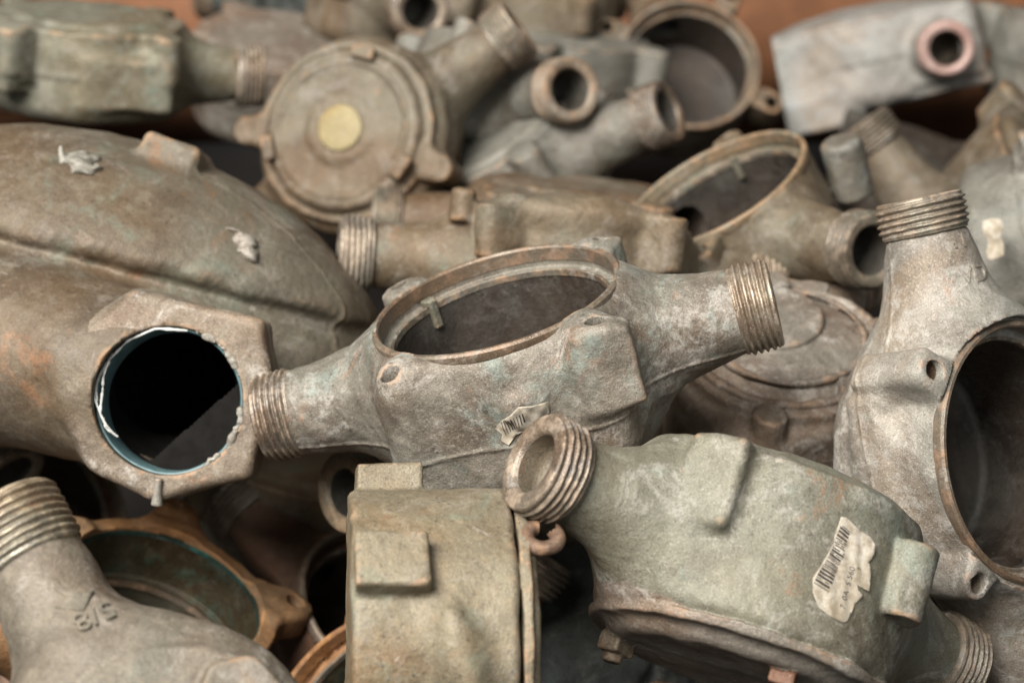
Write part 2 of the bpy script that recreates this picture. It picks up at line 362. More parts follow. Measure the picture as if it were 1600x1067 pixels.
def cast_metal_(name, base, dark, light, patina=(118, 150, 136), rust=(150, 98, 58), pat=.35, lime=.35, rst=.3, wear=.5, wearcol=(168, 128, 92), rough=.59, metal=.25, seed=0, pit=.5, grain=1.0, edge=True, sc=None):
    sc = (.75 + ((seed * 7) % 10) * .065) if sc is None else sc
    N = NT(name); tc = N.new('ShaderNodeTexCoord'); mp = N.new('ShaderNodeMapping')
    N.l.new(tc.outputs['Object'], mp.inputs['Vector']); mp.inputs['Location'].default_value = (seed * .137, seed * .071 + .3, seed * .213); mp.inputs['Rotation'].default_value = (seed * .7, seed * 1.3, seed * .4)
    c = mp.outputs[0]
    big = N.noise(c, 28 * sc, 5, .6, .4); mid = N.noise(c, 130 * sc, 7, .70, .3); fine = N.noise(c, 520, 5, .7); micro = N.noise(c, 1700, 3, .7)
    huge = N.noise(c, 11 * sc, 3, .5, .8); blot = N.noise(c, 260 * sc, 5, .74, .5)
    col = N.mix(N.ramp(big, .38, .62), srgb(*base), srgb(*dark))
    col = N.mix(N.ramp(huge, .45, .62, 0, .55), col, srgb(*[b * .6 + p * .4 * .9 for b, p in zip(base, (132, 142, 132))]))
    col = N.mix(N.ramp(huge, .50, .36, 0, .45), col, srgb(base[0] * .98, base[1] * .86, base[2] * .72))
    col = N.mix(N.ramp(mid, .48, .70, 0, .75), col, srgb(*light))
    col = N.mix(N.math('MULTIPLY', N.ramp(blot, .54, .68, 0, .55), N.ramp(big, .35, .6)), col, srgb(*[int(x * .8) for x in dark]))
    # mineral scale, rust and verdigris patches with shapes of their own
    lm = N.math('MULTIPLY', N.ramp(N.noise(c, 40 * sc, 8, .72, 1.2), .51, .62), N.ramp(fine, .36, .6)); col = N.mix(N.math('MULTIPLY', lm, lime), col, srgb(196, 190, 180))
    pt = N.math('MULTIPLY', N.ramp(N.noise(c, 26 * sc, 8, .66, 1.4), .53, .66), N.ramp(mid, .34, .6)); col = N.mix(N.math('MULTIPLY', pt, pat), col, srgb(*patina))
    rs = N.math('MULTIPLY', N.ramp(N.noise(c, 48 * sc, 8, .7, .9), .585, .70), N.ramp(fine, .34, .6)); col = N.mix(N.math('MULTIPLY', rs, rst), col, srgb(*rust))
    # speckle and pits
    col = N.mix(N.ramp(fine, .55, .69, 0, .8 * pit), col, srgb(*[int(x * .55) for x in dark]))
    col = N.mix(N.ramp(micro, .55, .68, 0, .48), col, srgb(*[min(255, int(x * 1.2)) for x in light]))
    col = N.mix(N.ramp(micro, .46, .34, 0, .48), col, srgb(*[int(x * .6) for x in dark]))
    vo = N.new('ShaderNodeTexVoronoi'); N.l.new(c, vo.inputs['Vector']); vo.inputs['Scale'].default_value = 210 * sc
    col = N.mix(N.math('MULTIPLY', N.ramp(vo.outputs['Distance'], .20, .10, 0, .75 * pit), N.ramp(big, .46, .6)), col, srgb(*[int(x * .42) for x in dark]))
    # fine scratches: stretched noise in two directions
    for k, (sx, sy, rz) in enumerate(((900, 60, .5), (50, 1100, 1.1))):
        m2 = N.new('ShaderNodeMapping'); N.l.new(c, m2.inputs['Vector']); m2.inputs['Scale'].default_value = (sx, sy, 160); m2.inputs['Rotation'].default_value = (.3 * k, .5, rz)
        sn = N.noise(m2.outputs[0], 1, 2, .5); col = N.mix(N.math('MULTIPLY', N.ramp(sn, .71, .75, 0, .3), N.ramp(big, .42, .6)), col, srgb(188, 178, 165))
    wr = None
    if edge:
        ge = N.new('ShaderNodeNewGeometry'); wr = N.math('MULTIPLY', N.ramp(ge.outputs['Pointiness'], .508, .55), N.ramp(mid, .46, .62))
        col = N.mix(N.math('MULTIPLY', wr, wear), col, srgb(*wearcol))
    N.l.new(col, N.b.inputs['Base Color'])
    N.b.inputs['Metallic'].default_value = metal
    N.l.new(N.math('ADD', N.ramp(mid, .3, .7, rough - .14, rough + .10), N.ramp(lm, .1, .8, 0, .15)), N.b.inputs['Roughness'])
    if 'Specular IOR Level' in N.b.inputs: N.b.inputs['Specular IOR Level'].default_value = .5
    h = N.math('ADD', N.math('MULTIPLY', fine, .55 * grain), N.math('MULTIPLY', micro, .24 * grain)); h = N.math('ADD', h, N.math('MULTIPLY', mid, .8));
    bp = N.new('ShaderNodeBump'); bp.inputs['Strength'].default_value = .8; bp.inputs['Distance'].default_value = .00075; N.l.new(h, bp.inputs['Height']); N.l.new(bp.outputs[0], N.b.inputs['Normal'])
    return N.m
def plain(name, c1, c2, rough=.6, metal=0., scale=200, bump=.0003, seed=0, spec=.4):
    N = NT(name); tc = N.new('ShaderNodeTexCoord'); n = N.noise(tc.outputs['Object'], scale, 8, .68); n2 = N.noise(tc.outputs['Object'], scale * .17, 5, .6)
    col = N.mix(N.ramp(n, .35, .68), srgb(*c1), srgb(*c2)); col = N.mix(N.ramp(n2, .4, .65, 0, .5), col, srgb(*c2))
    N.l.new(col, N.b.inputs['Base Color']); N.b.inputs['Roughness'].default_value = rough; N.b.inputs['Metallic'].default_value = metal; N.b.inputs['Specular IOR Level'].default_value = spec
    bp = N.new('ShaderNodeBump'); bp.inputs['Strength'].default_value = .7; bp.inputs['Distance'].default_value = bump; N.l.new(n, bp.inputs['Height']); N.l.new(bp.outputs[0], N.b.inputs['Normal'])
    return N.m
def thread_mat(name, base, dark, bright, seed=0, metal=.55, rough=.42):
    return cast_metal(name, base, dark, bright, pat=.18, lime=.4, rst=.7, wear=.9, wearcol=bright, rough=rough, metal=metal, seed=seed, pit=.4, grain=.5)

MT = {}
MT['grey'] = cast_metal('weathered_grey_bronze', (130, 121, 110), (98, 87, 76), (154, 146, 135), lime=.5, pat=.42, patina=(128, 150, 142), rst=.5, seed=1, sc=1.0)
MT['pale'] = cast_metal('chalky_grey_bronze', (148, 142, 133), (120, 111, 102), (172, 167, 160), lime=.6, pat=.1, rst=.35, seed=2, wearcol=(150, 108, 76))
MT['green'] = cast_metal('greenish_bronze', (122, 117, 101), (100, 91, 77), (140, 138, 124), lime=.45, pat=.32, patina=(128, 148, 138), rst=.55, seed=3, sc=.9)
MT['tan'] = cast_metal('dusty_tan_bronze', (130, 115, 92), (108, 93, 72), (146, 132, 108), lime=.2, pat=.22, rst=.25, seed=4, wearcol=(180, 140, 110), pit=.8)
MT['brown'] = cast_metal('brown_bronze', (106, 90, 72), (88, 68, 50), (132, 114, 94), lime=.2, pat=.1, rst=.5, seed=5)
MT['copper'] = cast_metal('copper_brown_bronze', (152, 110, 72), (116, 80, 50), (176, 134, 92), lime=.06, pat=.06, rst=.4, seed=6, wearcol=(190, 136, 84), pit=.8)
MT['mauve'] = cast_metal('mauve_grey_bronze', (134, 122, 111), (106, 94, 84), (158, 148, 137), lime=.45, pat=.06, rst=.3, seed=7)
MT['drab'] = cast_metal('drab_olive_bronze', (115, 101, 82), (94, 80, 63), (132, 119, 100), lime=.22, pat=.2, rst=.4, seed=8)
MT['sage'] = cast_metal('sage_green_bronze', (124, 121, 106), (102, 97, 82), (142, 142, 128), lime=.2, pat=.4, rst=.2, seed=9)
MT['blue'] = cast_metal('blue_grey_bronze', (120, 116, 107), (100, 94, 86), (140, 138, 130), lime=.2, pat=.3, patina=(128, 148, 150), rst=.3, seed=10)
MT['silver'] = cast_metal('silver_grey_bronze', (158, 154, 149), (134, 128, 122), (178, 176, 173), lime=.3, pat=.25, patina=(150, 165, 172), rst=.2, seed=11)
MT['slate'] = cast_metal('dark_slate_bronze', (64, 68, 66), (46, 48, 46), (84, 90, 88), lime=.15, pat=.3, rst=.2, seed=12)
MT['rusty'] = cast_metal('red_brown_bronze', (114, 84, 66), (90, 64, 50), (134, 106, 86), lime=.1, pat=.05, rst=.5, seed=13)
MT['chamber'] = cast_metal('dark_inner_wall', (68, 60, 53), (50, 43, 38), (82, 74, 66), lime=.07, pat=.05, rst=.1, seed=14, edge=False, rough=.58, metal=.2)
MT['bore_shade'] = plain('painted_bore_shade', (30, 28, 26), (20, 18, 16), .9, 0, 120, .0004, spec=.08)  # near-black colour stands in for the deep shade inside the outlet hole
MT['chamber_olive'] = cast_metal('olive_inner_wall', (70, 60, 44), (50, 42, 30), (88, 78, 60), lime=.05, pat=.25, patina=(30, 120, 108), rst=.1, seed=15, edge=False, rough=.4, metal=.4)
MT['rim'] = cast_metal('worn_copper_rim', (116, 102, 88), (92, 78, 66), (142, 127, 112), lime=.4, pat=.2, rst=.4, seed=16, wear=.4, wearcol=(158, 118, 88), rough=.5, metal=.3, grain=.5)
MT['rim_grey'] = cast_metal('grey_brown_rim', (136, 118, 100), (108, 90, 74), (156, 144, 130), lime=.3, pat=.2, rst=.5, seed=28, wear=.6, grain=.5)
MT['ledge'] = cast_metal('pale_ledge', (116, 108, 98), (88, 80, 70), (146, 142, 132), lime=.5, pat=.5, rst=.2, seed=29, grain=.5)
MT['rim_pale'] = cast_metal('tan_rim', (138, 122, 100), (110, 95, 76), (158, 145, 124), lime=.2, pat=.2, rst=.5, seed=17, wear=.5, grain=.5)
MT['verdigris'] = cast_metal('teal_verdigris', (34, 62, 56), (28, 40, 36), (46, 88, 80), lime=.1, pat=.9, patina=(44, 140, 126), rst=.2, seed=18, edge=False)
MT['thread'] = thread_mat('thread_copper', (130, 114, 99), (92, 79, 68), (172, 152, 132), 19, metal=.3)
MT['thread_grey'] = thread_mat('thread_grey', (138, 128, 118), (98, 88, 80), (188, 172, 152), 20, metal=.4)
MT['thread_brass'] = thread_mat('thread_bright', (140, 131, 118), (98, 90, 80), (190, 174, 146), 21, metal=.45, rough=.36)
MT['thread_dark'] = thread_mat('thread_dark', (114, 98, 83), (82, 69, 57), (146, 128, 109), 22, metal=.3)
MT['thread_pink'] = thread_mat('thread_pink', (172, 132, 122), (146, 104, 96), (194, 164, 154), 23, metal=.2)
MT['brassdisc'] = cast_metal('worn_brass', (134, 116, 76), (108, 91, 58), (156, 138, 98), lime=.15, pat=.02, rst=.1, seed=24, rough=.5, metal=.45, edge=False, pit=.3)
MT['teal_lining'] = plain('teal_lining', (96, 122, 124), (70, 92, 94), .45, .0, 160, .0002)
MT['paper'] = plain('dirty_paper', (184, 175, 160), (134, 121, 100), .8, 0, 260, .0002)
MT['ink'] = plain('ink', (38, 34, 32), (70, 64, 60), .7, 0, 900, 0)
MT['crust'] = cast_metal('grey_crust', (150, 142, 132), (122, 113, 102), (174, 168, 160), lime=.3, pat=.05, rst=.3, seed=31, edge=False)
MT['tape'] = plain('white_fibre', (214, 214, 208), (176, 174, 166), .85, 0, 500, .0004)
MT['wood'] = plain('orange_board', (140, 92, 60), (108, 70, 44), .7, 0, 30, .0005)
MT['floor'] = plain('dark_boards', (30, 25, 20), (20, 17, 14), .9, 0, 60, .0005)

# ------------------------------------------------------------------ the crate
crate = thing('wooden_crate', 'orange-brown wooden crate wall showing blurred behind the pile', 'crate', M=((1, 0, 0, 0), (0, 1, 0, .25), (0, 0, 1, -.32)))
def boxmesh(c, h):
    v = np.array([(x, y, z) for x in (-1, 1) for y in (-1, 1) for z in (-1, 1)], float) * np.array(h) + np.array(c)
    q = np.array([(0, 1, 3, 2), (4, 6, 7, 5), (0, 4, 5, 1), (2, 3, 7, 6), (0, 2, 6, 4), (1, 5, 7, 3)])
    me = mesh_np('board', v, q, smooth=False); return me
part('floor_panel', boxmesh((0, 0, -6), (640, 560, 5)), MT['floor'], crate)
for k in range(3): part('board', boxmesh((0, 470, 62 + k * 122), (640, 9, 60)), MT['wood'], crate)

# ------------------------------------------------------------------ casings
CAT = 'meter casing'
def base_case(seed, R=45, H=56, zp=24, L=(95, 95), neck=12.6, flare=23, kf=15, taper=1.5, lump=.35, thr=14, bottom=9, top=True):
    c = Cast(seed, lump)
    c.add('drum', 0, cone((0, 0, -H), (0, 0, -.5), R - taper, R, bottom))
    if top: c.add('drum', 2, cone((0, 0, -H * .5), (0, 0, -.4), R - .3, R, 1.0))
    for i, (sg, l) in enumerate(((-1, L[0]), (1, L[1]))):
        if l: c.add('spout#%d' % i, kf, cone((sg * 18, 0, -zp), (sg * (l - thr + 1), 0, -zp), flare, neck, 1.5))
    return c
def bores(c, zp, L, bore=10.4, thr=14):
    for i, (sg, l) in enumerate(((-1, L[0]), (1, L[1]))):
        if l: c.cut('bore#%d' % i, 0, cone((sg * 30, 0, -zp), (sg * (l + 3), 0, -zp), bore, None, .2))
def open_chamber(c, R=45, H=56, wall=5.4, floor=7, rec=6.5):
    c.cut('chamber', .6, cone((0, 0, -H + floor), (0, 0, 12), R - wall, None, 3))
    c.cut('recess', .3, cone((0, 0, -rec), (0, 0, 12), R - 1.6, None, .4))
def add_rim(root, R, mat, seed=0, z=0, seg=128, h=1.7, wall=5.4, rec=6.5, ledge='ledge'):
    r0 = R - 1.9; r1 = R + .7
    prof = [(r0, -4 + z), (r0, h - .7 + z), (r0 + .6, h + z), (r1 - .8, h + z), (r1, h - .8 + z), (r1 + .1, -1.6 + z), (r1 - .8, -3.2 + z)]
    rim = ring_part('rim', prof, (0, 0, 0), (0, 0, 1), mat, root, seg=seg, wob=.12, seed=seed)
    ring_part('ledge', [(R - wall - .35, -rec - 2.0), (R - wall - .35, -rec + .2), (R - wall + .1, -rec + .6), (R - wall + .9, -rec + .3), (R - wall + .9, -rec - 2.0)], (0, 0, 0), (0, 0, 1), MT[ledge], rim, seg=seg, wob=.12, seed=seed + 5)
def lug(c, i, x, y, z1=-.3, z0=-20, r=6.8, hole=3.3, k=5, rim=45, body=True):
    d = nrm((x, y, 0)); q = np.array((x, y)) - d[:2] * 7
    c.add('lug#%d' % i, k, cone((x, y, z0), (x, y, z1), r * .86, r, 1.2))
    c.add('lug#%d' % i, k, cone((q[0], q[1], z0 - 4), (q[0], q[1], z1), r * .95, r * 1.05, 1.2))
    if hole: c.cut('bolt_hole#%d' % i, .4, cone((x, y, z1 - 14), (x, y, z1 + 6), hole, None, .2))
def finish(c, root, mat, lo, hi, h, chamber='chamber', extra=None):
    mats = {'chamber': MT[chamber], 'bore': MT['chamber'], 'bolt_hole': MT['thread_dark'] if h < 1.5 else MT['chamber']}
    if extra: mats.update(extra)
    return build_cast(c, root, mats, lo, hi, h, mat)
BB = ((-100, -70, -66), (100, 70, 10))

# 1 --- open casing in the middle
def hero():
    root = thing('meter_casing', 'long grey open meter casing in the centre with threaded ends and empty round mouth', CAT, 'hero', 'open bronze meter casings')
    zp = 24; L = (95, 95)
    c = Cast(1, .4)
    c.add('drum', 0, cone((0, 0, -58), (0, 0, -1.0), 45, 46.2, 5)); c.add('drum', 4, cone((0, 0, -58), (0, 0, -4), 46, 47.5, 13))
    for i, sg in enumerate((-1, 1)):
        c.add('spout#%d' % i, 20, cone((sg * 22, 0, -28), (sg * 82, 0, -zp), 27, 13.2, 2)); c.add('spout#%d' % i, 8, cone((sg * 60, 0, -zp), (sg * 82, 0, -zp), 14.2, 12.9, 1))
    lug(c, 0, 36.6, -41.5, r=5.0, z0=-12, k=6)
    c.add('boss#0', 8, box((37.5, -41.2, -15.5), (9.6, 6.4, 13.5), rotz(5) @ rotx(-6), 1.6))
    lug(c, 1, -34.5, -42.4, z0=-32, z1=-1.2, r=4.6, k=8); lug(c, 2, -39.7, 36, z0=-24, k=8); lug(c, 3, 38.5, 35.5, z0=-24, k=8)
    c.add('drum', 9, box((-1, -19, -29), (42, 27.5, 26), rotx(-3), 11))
    c.add('boss#2', 5, cone((5, -40, -19), (8, -51, -21), 8.5, 5.5, 2.5))
    c.ridge = (-33.5, .45)
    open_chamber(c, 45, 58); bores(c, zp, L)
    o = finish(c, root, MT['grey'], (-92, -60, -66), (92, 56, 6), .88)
    add_rim(root, 45, MT['rim'], seed=1)
    t = Cast(3, .1); t.add('tab', 0, box((-27.5, 27.0, -9.5), (1.7, 1.2, 5.5), rotz(45), .6)); t.add('tab', 1, box((-29, 28.4, -5), (2.6, 1.6, 1.3), rotz(45), .6))
    build_cast(t, root, {}, (-36, 20, -18), (-18, 36, 0), .6, MT['sage'])
    thread_part(root, (-95, 0, -zp), (-1, 0, 0), MT['thread'], seed=1); thread_part(root, (95, 0, -zp), (1, 0, 0), MT['thread_grey'], seed=2)
    return c, root
HERO, hero_root = hero()

# 2 --- pale casing at the right edge
def right():
    root = thing('meter_casing', 'pale chalky open meter casing standing on end at the right edge', CAT, 'right', 'open bronze meter casings')
    zp = 24; c = base_case(2, R=46, H=58, zp=zp, flare=31, kf=22, neck=14.2, bottom=15, L=(95, 95))
    c.ridge = (-30, .4)
    for i, (x, y) in enumerate(((36.8, 39.8), (-37.2, 39), (-37, -40), (37, -40))): lug(c, i, x, y, z0=-27, r=6.0, hole=3.5, k=6)
    c.add('boss#0', 8, box((8, 40, -30), (24, 6, 8), None, 4)); c.add('boss#1', 3, box((35, 36, -18), (9, 7, 16), rotz(47), 3))
    c.cut('rim_seat', .8, cone((0, 0, .1), (0, 0, 24), 47.6, None, .3)); open_chamber(c, 46, 58); bores(c, zp, (95, 95))
    finish(c, root, MT['pale'], (-92, -58, -66), (92, 60, 6), .95)
    add_rim(root, 46, MT['rim'], seed=3)
    thread_part(root, (95, 0, -zp), (1, 0, 0), MT['thread'], seed=4, L=13); thread_part(root, (-95, 0, -zp), (-1, 0, 0), MT['thread_grey'], seed=5)
    # faint cast letters on the neck
    return c, root
RIGHT, right_root = right()

# 3 --- casing with the barcode sticker
def labelled():
    root = thing('meter_casing', 'greenish closed meter casing with a torn barcode sticker, threaded mouth facing left', CAT, 'label', 'closed bronze meter casings')
    zp = 26; c = base_case(3, R=47, H=54, zp=zp, flare=27, kf=22, neck=13, bottom=5, taper=-2.5, L=(95, 95))
    c.add('flange', 1.2, cone((0, 0, -57), (0, 0, -53.5), 49.5, 50.5, 1))
    c.add('cover', 1.0, cone((0, 0, -61), (0, 0, -56), 40, 46, 1.5))
    c.add('crown', 5, cone((0, 0, -2), (0, 0, 4), 44, 40, 2.5))
    a = math.radians(-152); c.add('boss#0', 3.5, box((47.5 * math.cos(a), 47.5 * math.sin(a), -13.5), (8, 10, 15), rotz(-152), 3))
    a = math.radians(-66); c.add('boss#1', 2.0, cone((51 * math.cos(a), 51 * math.sin(a), -34), (51 * math.cos(a), 51 * math.sin(a), -10), 7.2, 7.6, 1.0))
    c.add('boss#1', 3, box((46 * math.cos(a), 46 * math.sin(a), -22), (7, 7, 11.5), rotz(-66), 1.5))
    for i, (x, y) in enumerate(((-30, 24), (-6, -33), (30, -18))):
        c.add('bolt#%d' % i, 1.5, box((x, y, -62.5), (5.2, 4.2, 3.4), rotz(25 * i + 20), .9)); c.add('bolt#%d' % i, 1, cone((x, y, -69), (x, y, -62), 3.2, 3.8, 1))
    bores(c, zp, (95, 95))
    finish(c, root, MT['green'], (-92, -66, -72), (92, 56, 8), .95, extra={'cover': MT['mauve'], 'flange': MT['mauve'], 'bolt': MT['rusty'], 'bolt#0': MT['brown'], 'bolt#1': MT['rusty'], 'bolt#2': MT['rusty']})
    thread_part(root, (-95, 0, -zp), (-1, 0, 0), MT['thread'], seed=6, L=12, depth=11, r=16.8, bore=9.6, inner=MT['brown']); thread_part(root, (95, 0, -zp), (1, 0, 0), MT['thread_dark'], seed=7)
    return c, root
LABEL, label_root = labelled()

# 4 --- tan drum in the foreground
def tan():
    root = thing('meter_casing', 'dusty tan boxy meter casing lying on its side at the bottom centre', CAT, 'tan', 'closed bronze meter casings')
    c = Cast(4, .3); R = 48
    c.add('drum', 0, cone((0, 0, -49.5), (0, 0, 0), R - .6, R, 2.4))
    c.add('flange', .8, cone((0, 0, .9), (0, 0, 4.2), R - 1.7, R - 1.4, .8)); c.add('flange', .8, cone((0, 0, 4), (0, 0, 6.5), R - 4.6, R - 6, 1.2))
    a = math.radians(-94); c.add('boss#0', 1.8, box((R * math.cos(a), R * math.sin(a) - 1.0, -37.5), (9, 5.6, 11), rotz(-2), 1.4))
    c.add('boss#1', 2, box((-46.5, -15, -36.5), (7, 8, 10.5), rotz(17), 1.2))
    c.add('spout#0', 13, cone((20, 0, -26), (82, 0, -26), 23, 13, 2)); None
    c.add('rib', 8, ell((25.5, -40.5, -17), (6.5, 17, 6), rotz(-58) @ rotx(14)))
    for i, an in enumerate((-110, -20, 90)):
        a = math.radians(an); x, y = math.cos(a), math.sin(a)
        c.add('hook#%d' % i, 1.0, torus((44.5 * x, 44.5 * y, 8.5), (x, y, 0), 4.8, 2.4))
        c.cut('slot#%d' % i, .2, box((44.5 * x + 4.5 * y, 44.5 * y - 4.5 * x, 10.5), (3.5, 2.6, 2.4), rotz(an), .2))
    finish(c, root, MT['tan'], (-72, -60, -64), (84, 60, 18), .95, extra={'hook': MT['rusty'], 'hook#0': MT['rusty'], 'hook#1': MT['rusty'], 'hook#2': MT['rusty'], 'slot': MT['rusty'], 'flange': MT['tan']})
    thread_part(root, (95, 0, -26), (1, 0, 0), MT['thread'], seed=8)
    return c, root
TAN, tan_root = tan()

# 5 --- large casting with the hexagonal outlet
def big():
    root = thing('large_meter_casing', 'large drab meter casing with a hexagonal outlet and wide dark hole, left side', CAT, 'big')
    c = Cast(5, .35); c.inset = 2.5
    hexa = [(38, 6), (34, 30), (10, 36), (-14, 41), (-42, 14), (-31, -24), (-6, -37), (30, -28)]
    c.add('outlet', 0, prism(hexa, -24, 2.5, rd=3.5))
    c.add('neck', 9, cone((-6, 4, -20), (-105, 30, -58), 32, 40, 6))
    c.add('neck', 8, cone((0, 0, -18), (-6, 12, -78), 33, 31, 6))
    c.add('lower_shell', 9, clip(ell((-50, 28, -102), (123, 78, 68), rotz(-15)), (-.05, 1, 0), -14, 24))
    c.add('upper_shell', 3.5, clip(ell((-52, 28, -100), (130, 84, 76), rotz(-15)), (.236, .97, 0), 44, 10))
    c.add('pad', 4, box((-14, 97, -84), (12, 9, 16), rotz(-20), 3)); c.ridge = (-70, .4)
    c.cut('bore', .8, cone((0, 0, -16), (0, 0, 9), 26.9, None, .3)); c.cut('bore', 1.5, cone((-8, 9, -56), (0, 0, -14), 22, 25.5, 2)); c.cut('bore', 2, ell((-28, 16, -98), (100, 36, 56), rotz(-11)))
    finish(c, root, MT['drab2'], (-150, -60, -180), (110, 124, 8), 1.4, extra={'outlet': MT['brown2'], 'bore': MT['bore_shade']})
    ring_part('lining', [(26.7, .4), (26.1, .2), (25.7, -1), (25.5, -17), (26.7, -17)], (0, 0, 0), (0, 0, 1), MT['teal_lining'], root, seed=9, wob=.2)
    rib = Cast(2, .3); rib.add('seam', 0, cone((-4, -38, 2.0), (-3, -28, 4.2), 2.2, 1.4, .6)); build_cast(rib, root, {}, (-10, -44, -4), (4, -22, 9), .7, MT['pale'])
    return c, root
MT['drab2'] = cast_metal('dark_drab_bronze', (104, 92, 76), (84, 71, 57), (122, 111, 95), lime=.16, pat=.2, rst=.5, seed=33, sc=.8)
MT['brown2'] = cast_metal('outlet_brown', (128, 112, 96), (100, 82, 66), (154, 142, 128), lime=.6, pat=.15, rst=.5, seed=25)
BIG, big_root = big()

# 6 --- bronze ring casing, lower left
def bronze():
    root = thing('meter_casing', 'copper-brown open meter casing with two threaded lug holes, lower left', CAT, 'bronze', 'open bronze meter casings')
    zp = 30; c = base_case(6, R=46, H=52, zp=zp, flare=20, L=(88, 0), lump=.2)
    c.s = []
    for i, (x, y) in enumerate(((18.8, 57.5), (55.5, 0), (-40, -42), (-45, 38))):
        d = nrm((x, y, 0)); q = d[:2] * 44; t = np.array((-d[1], d[0])) * 14
        c.add('lug#%d' % i, 5, cone((x, y, -9), (x, y, .2), 7.4, 7.4, .8))
        c.add('lug#%d' % i, 9, cone((d[0] * 47, d[1] * 47, -9), (d[0] * 47, d[1] * 47, .2), 11, 11, .8))
        c.cut('bolt_hole#%d' % i, .3, cone((x, y, -16), (x, y, 6), 4.0, None, .2))
    c.cut('chamber', .4, cone((0, 0, -45), (0, 0, 12), 37.6, None, 2)); c.cut('chamber', .4, cone((0, 0, -24), (0, 0, 12), 39.2, None, .5))
    finish(c, root, MT['copper'], (-80, -58, -58), (70, 72, 6), .9, chamber='chamber_olive')
    ring_part('gasket_stain', [(39.4, -1.6), (38.9, -1.4), (38.9, -3.6), (39.4, -3.8)], (0, 0, 0), (0, 0, 1), MT['verdigris'], root, wob=.1, seed=4)
    ring_part('inner_ledge', [(38, -26), (36.4, -25.6), (36.2, -28), (38, -28.5)], (0, 0, 0), (0, 0, 1), MT['rim'], root, wob=.1, seed=5)
    ring_part('floor_stain', [(37.4, -43.4), (31, -43.8), (30, -44.6), (37.4, -44.6)], (0, 0, 0), (0, 0, 1), MT['verdigris'], root, wob=.8, seed=6)
    for x, y in ((18.8, 57.5), (55.5, 0)):                       # screw thread inside the lug holes
        pr = []
        for k in range(7): pr += [(4.1, -1 - k * 1.5), (3.5, -1.75 - k * 1.5)]
        ring_part('hole_thread', pr, (x, y, 0), (0, 0, 1), MT['copper'], root, seg=32, wob=0, closed=False)
    thread_part(root, (-88, 0, -zp), (-1, 0, 0), MT['thread_dark'], seed=3)
    return c, root
BRONZE, bronze_root = bronze()

# 7 --- foreground casing with 5/8
def front_left():
    root = thing('meter_casing', 'grey meter casing marked 5/8 with a shiny thread, bottom left corner', CAT, 'front_left', 'closed bronze meter casings')
    zp = 26; c = base_case(7, R=50, H=52, zp=zp, flare=21, kf=16, L=(96, 95), neck=14, bottom=8, lump=.4)
    c.u[0] = ('drum', 0, cone((0, 0, -52), (0, 0, -1), 47, 48, 14)); c.u.pop(1)
    c.add('raised_plate', 2.5, cone((2, 4, -4), (2, 4, 1.8), 37, 34, 1.2))
    c.add('hexagon_boss', 2.0, prism([(13 * math.cos(math.radians(60 * k + 12)), 13 * math.sin(math.radians(60 * k + 12))) for k in range(6)], -2, 6.0, c=(-6, 27, 0), rd=1.2))
    bores(c, zp, (96, 95))
    finish(c, root, MT['grey2'], (-92, -62, -58), (92, 62, 12), .95)
    thread_part(root, (-96, 0, -zp), (-1, 0, 0), MT['thread_brass'], seed=9, r=17.0, L=20, pitch=2.5, bore=11); thread_part(root, (95, 0, -zp), (1, 0, 0), MT['thread'], seed=10)
    return c, root
MT['digits'] = cast_metal('digit_bronze', (116, 106, 92), (94, 82, 70), (140, 130, 116), lime=.3, seed=32, edge=False)
MT['grey2'] = cast_metal('brown_grey_bronze', (112, 101, 88), (88, 76, 64), (138, 128, 114), lime=.35, pat=.08, rst=.35, seed=26)
FL, fl_root = front_left()

# 8 --- capped casing under the centre one
def capped():
    root = thing('meter_casing', 'mauve-grey capped meter casing with flaky round lid beneath the centre casing', CAT, 'capped', 'closed bronze meter casings')
    zp = 34; c = base_case(8, R=46, H=60, zp=zp, flare=22, L=(95, 95), bottom=10, lump=.5)
    c.u[0] = ('drum', 0, cone((0, 0, -64), (0, 0, -9), 46, 47, 8)); c.u.pop(1)
    c.add('lid', 1.0, cone((0, 0, -14), (0, 0, -5), 44, 42, 2.0)); c.add('lid', 1.5, ell((0, 0, -12), (41, 41, 15))); c.add('lid', .8, torus((0, 0, -4.6), (0, 0, 1), 37.5, 2.0)); c.add('lid', .8, torus((0, 0, .2), (0, 0, 1), 30, 1.3))
    c.add('centre_plate', .8, cone((5, 8, -2), (5, 8, 4.6), 21, 20, 1.4)); c.add('lid', 1, box((26, 18, 0), (5, 9, 4.5), rotz(35), 1)); c.add('flap#0', .6, box((-14, -30, -4.5), (13, 6, 3), rotz(24) @ rotx(20), 1))
    c.add('flap#1', .6, box((20, -28, -6), (8, 5, 3.4), rotz(-30) @ rotx(22), 1)); c.add('flap#2', .6, box((38, 4, -6), (4, 9, 4), rotz(8), 1))
    for i, an in enumerate((70, 190)):
        a = math.radians(an); c.add('lug#%d' % i, 2, cone((45 * math.cos(a), 45 * math.sin(a), -20), (45 * math.cos(a), 45 * math.sin(a), -3), 7, 6.5, 1.6))
    bores(c, zp, (95, 95))
    finish(c, root, MT['mauve'], (-92, -58, -70), (92, 58, 10), 1.0, extra={})
    for s in (-1, 1): thread_part(root, (s * 95, 0, -zp), (s, 0, 0), MT['thread'], seed=11 + s)
    return c, root
capped()

